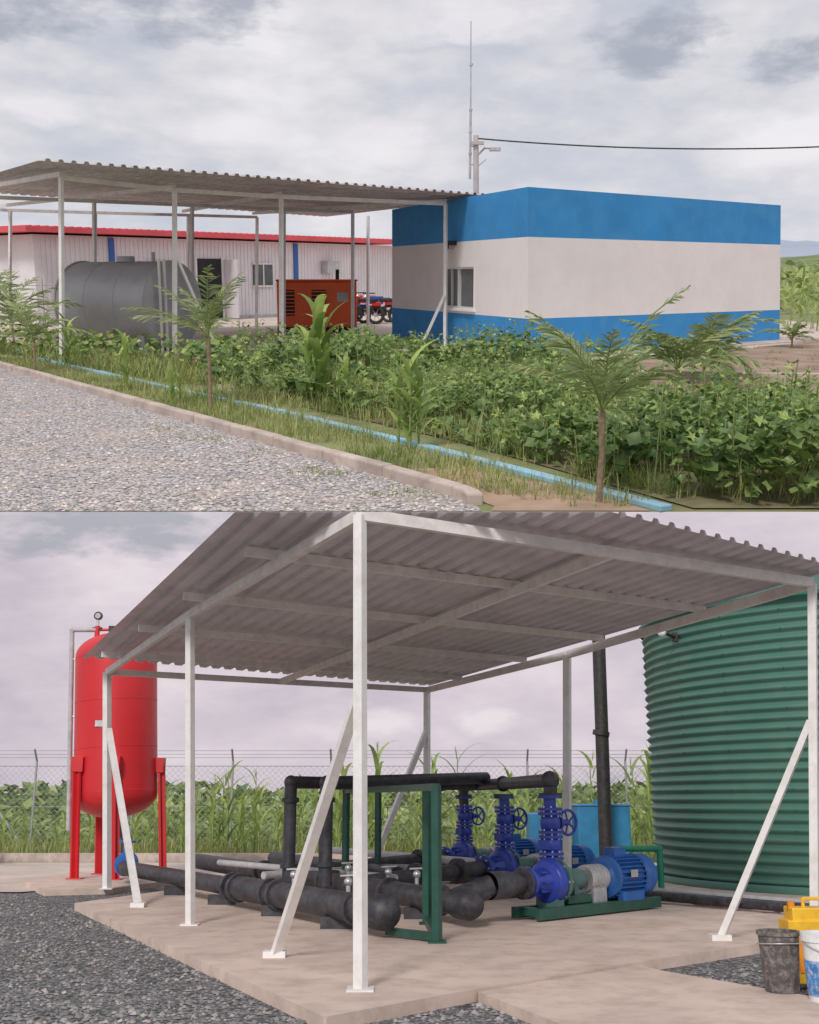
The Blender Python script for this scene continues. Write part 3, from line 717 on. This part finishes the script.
b.box(oc(9.6,-.05,1.6),(1.0,.05,.8),m_glass,OX); b.box(oc(4.6,-.05,1.6),(1.0,.05,.8),m_glass,OX)
for s in(9.6,4.6):
    b.box(oc(s,-.08,2.02),(1.1,.04,.07),m_frame,OX); b.box(oc(s,-.08,1.18),(1.1,.04,.07),m_frame,OX); b.box(oc(s,-.08,1.6),(.06,.04,.8),m_frame,OX)
for s in(6.28,7.52): b.box(oc(s,-.07,1.12),(.08,.06,2.2),m_frame,OX)
b.box(oc(13.2,-.25,1.9),(.7,.4,.5),m_greyp,OX)
b.obj('doors_and_windows',M_TOP,of)

# --- blue and white building
bl=empty('blue_and_white_building',M_TOP)
C0=V(2.34,21.86,0);C1=V(-.46,29.4,0);C2=V(9.19,27.6,0);C3=C1+(C2-C0)
C0t=V(2.27,21.9,0);C1t=V(-.45,29.4,0);C2t=V(8.99,27.6,0);C3t=C1t+(C2t-C0t)
Hh=3.25
def ring(z):
    t=z/Hh; return [lerp(a,c,t)+V(0,0,z) for a,c in((C0,C0t),(C1,C1t),(C3,C3t),(C2,C2t))]
b=B()
nlev=[(0,.76,m_bblue),(.76,2.32,m_bwhite),(2.32,Hh,m_bblue)]
wz0,wz1=.87,1.77
def wallquad(z0,z1,m,i,u0=0,u1=1):
    r0=ring(z0);r1=ring(z1);j=(i+1)%4
    b.add([lerp(r0[i],r0[j],u0),lerp(r0[i],r0[j],u1),lerp(r1[i],r1[j],u1),lerp(r1[i],r1[j],u0)],[(0,1,2,3)],m)
for z0,z1,m in nlev:
    for i in range(4):
        if m is m_bwhite and i==0:
            wallquad(z0,wz0,m,0);wallquad(wz1,z1,m,0);wallquad(wz0,wz1,m,0,0,.331);wallquad(wz0,wz1,m,0,.56,1)
        else: wallquad(z0,z1,m,i)
rt=ring(Hh); rb=ring(Hh-.25); ctr=sum(rt,Vector())/4
inn=[p+(ctr-p)*.035 for p in rt]; inb=[p+(ctr-p)*.035 for p in rb]
for i in range(4):
    j=(i+1)%4; b.add([rt[i],rt[j],inn[j],inn[i]],[(0,1,2,3)],m_bblue); b.add([inn[i],inn[j],inb[j],inb[i]],[(0,1,2,3)],m_bblue)
b.add(inb,[(0,1,2,3)],m_conc2)
b.obj('walls',M_TOP,bl)
b=B(); wd=(C1-C0).normalized(); wn=V(wd.y,-wd.x,0)
if wn.dot(V(0,-1,0))<0: wn=-wn
def wp(u,z,d=0): return lerp(ring(z)[0],ring(z)[1],u)+wn*d
WX=(wd,wn,UP)
b.box(wp(.4455,1.32,-.09),(1.85,.02,.9),m_glass,WX)
for z in(.885,1.755): b.box(wp(.4455,z,-.05),(1.9,.07,.05),m_frame,WX)
for u in(.334,.4455,.557): b.box(wp(u,1.32,-.05),(.06,.07,.86),m_frame,WX)
b.box(wp(.50,1.32,-.06),(.04,.05,.86),m_frame,WX); b.box(wp(.4455,.84,.02),(2.0,.12,.05),m_bwhite,WX)
for u in(.329,.562): b.box(wp(u,1.32,-.06),(.02,.14,.9),m_bwhite,WX)
b.obj('window',M_TOP,bl)
b=B(); b.box(wp(.46,2.30,.08),(.2,.14,.1),m_dark,WX); b.box(wp(.49,2.24,.12),(.22,.03,.14),m_rubber,WX); b.obj('wall_floodlight',M_TOP,bl)
b=B()
def off(p,d): return p+(p-ctr.xy.to_3d()).normalized()*d
a0,a1,a2,a3=[off(p,.9) for p in(C0,C1,C3,C2)]
b.poly([a0,a1,a2,a3],.03,m_conc2,.03); b.obj('apron',M_TOP,bl)

# --- lamp pole, antenna, cable
lp=empty('street_lamp',M_TOP); b=B()
b.cyl((1.98,33,0),(1.9,33,5.5),.10,m_pole,14,.075); b.obj('pole',M_TOP,lp)
b=B(); b.tube([(1.9,33,4.9),(2.15,33,5.15),(2.35,33,5.15)],.03,m_greyp,8); b.box((2.45,33,5.12),(.32,.2,.1),m_greyp); b.box((1.95,32.9,5.28),(.35,.1,.1),m_pole); b.cyl((2.2,33,4.85),(1.9,33,4.6),.02,m_greyp,6); b.obj('lamp_head',M_TOP,lp,bevel=.02)
an=B(); an.cyl((1.74,33,4.3),(1.74,33,6.2),.035,m_greyp,8); an.cyl((1.74,33,6.2),(1.72,33,8.55),.025,m_greyp,6,.015); an.cyl((1.74,33,4.7),(1.9,33,4.7),.02,m_greyp,6); an.cyl((1.74,33,5.2),(1.9,33,5.2),.02,m_greyp,6)
for z in(5.0,5.6,6.2,7.4): an.cyl((1.74,33,z-.03),(1.74,33,z+.03),.05,m_greyp,8)
an.obj('radio_antenna',M_TOP)
b=B(); path=[]
for i in range(25):
    t=i/24; x=1.9+t*12; path.append(V(x,33,5.42-.12*t-1.0*t*(1-t)*.9))
b.tube(path,.022,m_rubber,6); b.obj('overhead_cable',M_TOP)

# --- motorbikes
def bike(x,y,az,m):
    e=empty('motorbike',M_TOP); d=V(math.cos(az),math.sin(az),0); s=V(-d.y,d.x,0); o=V(x,y,0)
    b=B()
    for k in(-.65,.65):
        c=o+d*k+UP*.31; b.torus(c,s,.26,.055,m_rubber,20,8); b.cyl(c-s*.06,c+s*.06,.07,m_silver,10)
        for q in range(6): b.cyl(c,c+(d*math.cos(q)+UP*math.sin(q))*.26,.008,m_silver,4)
    b.obj('wheels',M_TOP,e)
    b=B(); b.beam(o+d*.65+UP*.31,o+d*.42+UP*.95,.05,.05,m_silver); b.beam(o-d*.65+UP*.31,o-d*.1+UP*.5,.06,.06,m_rubber)
    b.box(o+UP*.42,(.42,.24,.3),m_rubber,(d,s,UP)); b.cyl(o+d*.42+UP*1.0-s*.36,o+d*.42+UP*1.0+s*.36,.02,m_rubber,8); b.ball(o+d*.55+UP*.86,.1,m_silver)
    b.obj('frame_and_engine',M_TOP,e)
    b=B(); b.box(o+d*.17+UP*.78,(.5,.26,.26),m,(d,s,UP)); b.box(o-d*.35+UP*.78,(.65,.24,.12),m_rubber,(d,s,UP)); b.box(o+d*.65+UP*.62,(.36,.14,.04),m,(d,s,UP)); b.box(o-d*.68+UP*.66,(.3,.18,.14),m,(d,s,UP)); b.obj('tank_and_seat',M_TOP,e,bevel=.04)
bike(-1.75,37.2,2.9,m_red); bike(-1.0,37.3,2.6,m_trimblue); bike(-1.3,38.6,2.7,m_red)

# --- planting of the upper compound
CP=[(-3.9,19.4),(-2.6,20.3),(.3,20.6),(2.2,20.6),(2.9,17.5),(3.2,14.4),(4.6,12.9),(9.5,12.0),(7.5,7.5),(1.98,7.5),(1.6,8.3),(.45,10.7),(-1.0,13.1),(-2.6,15.4)]
b=B(); b.poly(CP[::-1],.012,m_under); b.obj('crop_bed',M_TOP)
def chh(x,y): 
    n=noise.noise(V(x*.55,y*.55,1.3))+.6*noise.noise(V(x*1.7,y*1.7,4))
    return max(.05,.29+.42*n+ (.12 if y>16 else 0)+(.14 if x>3 and y<11 else 0))
def dens(x,y): return noise.noise(V(x*.9,y*.9,9))+.5*noise.noise(V(x*2.6,y*2.6,2))
b=B();k=0
while k<11500:
    y=7.5+13.2*(R()**1.25); x=U(-4,.36*y+4)
    if x>.40*y+.3: continue
    if not inpoly(x,y,CP): continue
    if dens(x,y)<-.10+U(-.1,.1): continue
    h=chh(x,y); z=h*(1-(R()**1.5)*.85)
    r=U(.03,.085)*(1.0 if y<13 else 1.25)
    if topz(x,y-.12,z-.1)<.0: continue
    q=R()
    if q<.68: leaf(b,(x,y,z),r,m_leaf_squash,.85)
    elif q<.82: leaf(b,(x,y,z),r*1.1,m_leaf_dark,.9,.35,10)
    else: leaf(b,(x,y,z+.05),r*.8,m_leaf_bright,1.0,.4,10)
    k+=1
b.obj('squash_patch',M_TOP)
b=B();k=0
while k<700:
    y=7.9+12*(R()**1.2); x=U(-3,.38*y)
    if not inpoly(x,y,CP): continue
    h=max(.1,chh(x,y)); k+=1; hh=h+U(.05,.30)
    tx=x+U(-.06,.06); b.cyl((x,y,0),(tx,y,hh),.006,m_stalk,4,caps=False)
    for j in range(11): leaf(b,(tx+U(-.13,.13),y+U(-.13,.13),hh-U(0,.25)),U(.02,.05),m_leaf_bright if R()<.4 else m_leaf_squash,.9,.5)
b.obj('weed_shoots',M_TOP)
b=B()
GS=[(-9.0,23.2),(-3.6,16.2),(-1.4,12.9),(.1,10.5),(1.75,7.6),(1.15,7.5),(.6,8.05),(-7.3,20.2),(-9.6,23.6)]
tufts(b,3200,GS,.09,m_grass,0,.009)
tufts(b,260,GS,.20,m_grass,0,.012,.05)
tufts(b,800,[(-3.0,14.6),(-1.0,12.9),(.2,11.0),(1.7,8),(2.1,7.7),(.9,10.8),(-2.4,16.0)],.20,m_grass,0,.013,-.4)
tufts(b,1900,CP,.34,m_grass,0,.012,.0,5)
tufts(b,1400,[(-14,24),(-9,24.4),(-5,21.3),(-3.8,19.6),(-3.0,16.3),(-4.0,16.8),(-9,23.6)],.24,m_grass,0,.02)
tufts(b,160,[(-2.4,11.7),(-.6,9.1),(.3,7.9),(-.2,7.8),(-1.2,9),(-2.8,11.6)],.04,m_grass,0,.008,.1)
tufts(b,350,[(4,14),(14,13),(16,24),(8,25),(4.5,20)],.10,m_grass,0,.014,.1)
b.obj('grass',M_TOP)
b=B()
for i in range(900):
    t=R(); x=-3.8-6*t+U(-1.2,1.2); y=19.5+5*t+U(-1,1); leaf(b,(x,y,U(.05,.5)),U(.04,.09),m_leaf_squash if R()<.6 else m_leaf_bright,1)
b.obj('weeds',M_TOP)
def singlemaize(x,y,h,n=10,wd=1.6):
    b=B(); maize(b,x,y,h,n=n,tassel=False,wd=wd); maize(b,x+.09,y+.06,h*.85,n=n-2,tassel=False,wd=wd); maize(b,x-.1,y+.1,h*.75,n=n-3,tassel=False,wd=wd); b.obj('maize_plant',M_TOP)
singlemaize(-1.13,13.6,1.35,14,1.9); singlemaize(.0,10.2,.92,12,1.9); singlemaize(-3.98,15.5,.85); singlemaize(-3.0,13.9,.5); singlemaize(-.75,13.0,.7); singlemaize(-6.0,19.5,.9)
palm('young_palm_tree',M_TOP,1.36,7.75,.66,.95,17,w=.013,lean0=(.05,1.2),bend=.9,dens=.25)
palm('young_palm_tree',M_TOP,3.30,13.6,.45,1.1,18,w=.024,lean0=(.2,1.1))
palm('young_palm_tree',M_TOP,-2.45,13.5,.85,1.0,13,w=.016,lean0=(.05,1.1),bend=.9,dens=.22)
palm('young_palm_tree',M_TOP,-6.3,18.6,.5,1.0,11,w=.022)
palm('young_palm_tree',M_TOP,-8.2,23.0,.6,1.5,15,w=.035)
palm('young_palm_tree',M_TOP,4.5,16.9,.25,1.2,20,w=.05)
palm('young_palm_tree',M_TOP,8.6,25,.2,.8,12,w=.04)
b=B()
for i in range(70):
    x=U(-26,-12);y=U(34,42); maize(b,x,y,U(1.2,2.2),n=7)
for i in range(60): 
    x=U(11.5,22);y=U(30,44); maize(b,x,y,U(1.0,2.0),n=7)
b.obj('maize_row',M_TOP)
b=B()
for i in range(7000):
    y=45+R()**1.2*90; x=U(-.62,.62)*y
    if -.28*y<x<.33*y and y<60: continue
    leaf(b,(x,y,U(.0,1)*(1.2+.9*noise.noise(V(x*.1,y*.1,0))+ (y-45)*.022)),U(.2,.5)*y/60,m_field,1.0,.6,6)
b.obj('field_crop',M_TOP)
ridge('hill',M_TOP,-250,250,140,320,9.0,m_hill,160,30,8,.012)
ridge('mountain',M_TOP,180,1100,700,1200,42,m_mount,120,20,4,.004)
b=B()
for i in range(9):
    x=-22+i*1.6; b.cyl((x,33,0),(x,33,1.5),.03,m_pole,6)
for z in(.5,.9,1.3): b.cyl((-24,33,z),(-8.5,33,z),.012,m_wire,4)
b.obj('wire_fence',M_TOP)

# =================================================================== SKY, SUN, CAMERA
w=bpy.data.worlds.new('World'); scene.world=w; w.use_nodes=True
n=w.node_tree; n.nodes.clear()
out=n.nodes.new('ShaderNodeOutputWorld')
tc_=n.nodes.new('ShaderNodeTexCoord'); sx=n.nodes.new('ShaderNodeSeparateXYZ'); n.links.new(tc_.outputs['Generated'],sx.inputs[0])
def M2(op,a,b_=None,c_=None,clamp=False):
    m=n.nodes.new('ShaderNodeMath'); m.operation=op; m.use_clamp=clamp
    for i,q in enumerate((a,b_,c_)):
        if q is None: continue
        if isinstance(q,(int,float)): m.inputs[i].default_value=q
        else: n.links.new(q,m.inputs[i])
    return m.outputs[0]
X,Z=sx.outputs[0],sx.outputs[2]
mp=n.nodes.new('ShaderNodeMapping'); mp.inputs['Scale'].default_value=(3.2,3.2,8); n.links.new(tc_.outputs['Generated'],mp.inputs[0])
n1=noise_node(n,1.9,5,.5,mp.outputs[0]); n2=noise_node(n,6,6,.6,mp.outputs[0])
nf=M2('ADD',M2('MULTIPLY',n1.outputs[0],.72),M2('MULTIPLY',n2.outputs[0],.28))
upc=ramp(n,nf,[(.34,(.50,.53,.60)),(.44,(.60,.60,.645)),(.52,(.70,.68,.70)),(.64,(.84,.81,.82))])
loc=ramp(n,nf,[(.34,(.54,.48,.57)),(.46,(.64,.57,.64)),(.56,(.72,.64,.70)),(.66,(.80,.73,.76))])
def blob(x0,z0,sxx,szz,k=.75,dd=5.0):
    a=M2('DIVIDE',M2('SUBTRACT',X,x0),sxx); c=M2('DIVIDE',M2('SUBTRACT',Z,z0),szz)
    d=M2('ADD',M2('MULTIPLY',a,a),M2('MULTIPLY',c,c))
    d=M2('ADD',d,M2('MULTIPLY',M2('SUBTRACT',n2.outputs[0],.5),dd))
    return M2('SUBTRACT',1.0,M2('MULTIPLY',d,k),clamp=True)
def grp(lst,k=.75,dd=5.0):
    bs=None
    for q in lst:
        z=blob(*q,k,dd); bs=z if bs is None else M2('MAXIMUM',bs,z)
    return bs
dk=grp([(-.17,.405,.06,.022),(.20,.385,.05,.024),(-.33,.405,.08,.03),(-.27,-.012,.16,.026),(.34,.36,.06,.016)])
wt=grp([(-.02,.320,.05,.016),(-.15,.325,.05,.014),(.33,.30,.06,.014),(.05,.41,.10,.02),(-.30,.33,.05,.012),(.065,-.185,.03,.014),(-.02,-.19,.04,.012)])
up=M2('MULTIPLY_ADD',Z,200,0,clamp=True)
mx=n.nodes.new('ShaderNodeMix'); mx.data_type='RGBA'; n.links.new(up,mx.inputs[0]); n.links.new(loc.outputs[0],mx.inputs[6]); n.links.new(upc.outputs[0],mx.inputs[7])
mw=n.nodes.new('ShaderNodeMix'); mw.data_type='RGBA'; n.links.new(M2('MULTIPLY',wt,.7),mw.inputs[0]); n.links.new(mx.outputs[2],mw.inputs[6]); mw.inputs[7].default_value=(.88,.83,.84,1)
md=n.nodes.new('ShaderNodeMix'); md.data_type='RGBA'; n.links.new(M2('MULTIPLY',dk,.8),md.inputs[0]); n.links.new(mw.outputs[2],md.inputs[6]); md.inputs[7].default_value=(.35,.37,.43,1)
b1=n.nodes.new('ShaderNodeBackground'); n.links.new(md.outputs[2],b1.inputs[0]); b1.inputs[1].default_value=.98
sky=n.nodes.new('ShaderNodeTexSky'); sky.sky_type='NISHITA'; sky.sun_disc=False
EL,AZ=math.radians(46),math.radians(200)   # sun behind and a little left of the camera
sky.sun_elevation=EL; sky.sun_rotation=AZ
b2=n.nodes.new('ShaderNodeBackground'); n.links.new(sky.outputs[0],b2.inputs[0]); b2.inputs[1].default_value=.014
ad=n.nodes.new('ShaderNodeAddShader'); n.links.new(b1.outputs[0],ad.inputs[0]); n.links.new(b2.outputs[0],ad.inputs[1]); n.links.new(ad.outputs[0],out.inputs[0])
sd=V(math.sin(AZ)*math.cos(EL),math.cos(AZ)*math.cos(EL),math.sin(EL))
l=bpy.data.lights.new('sun','SUN'); l.energy=2.0; l.angle=math.radians(12); l.color=(1,.95,.89)
lo=bpy.data.objects.new('sun',l); scene.collection.objects.link(lo); lo.rotation_euler=sd.to_track_quat('Z','Y').to_euler()
cam=bpy.data.cameras.new('camera'); co=bpy.data.objects.new('camera',cam); scene.collection.objects.link(co)
co.location=(0,0,0); co.rotation_euler=(math.radians(90),0,0)
cam.sensor_fit='HORIZONTAL'; cam.sensor_width=36; cam.lens=36*1100/819; cam.clip_start=.1; cam.clip_end=30000
scene.camera=co
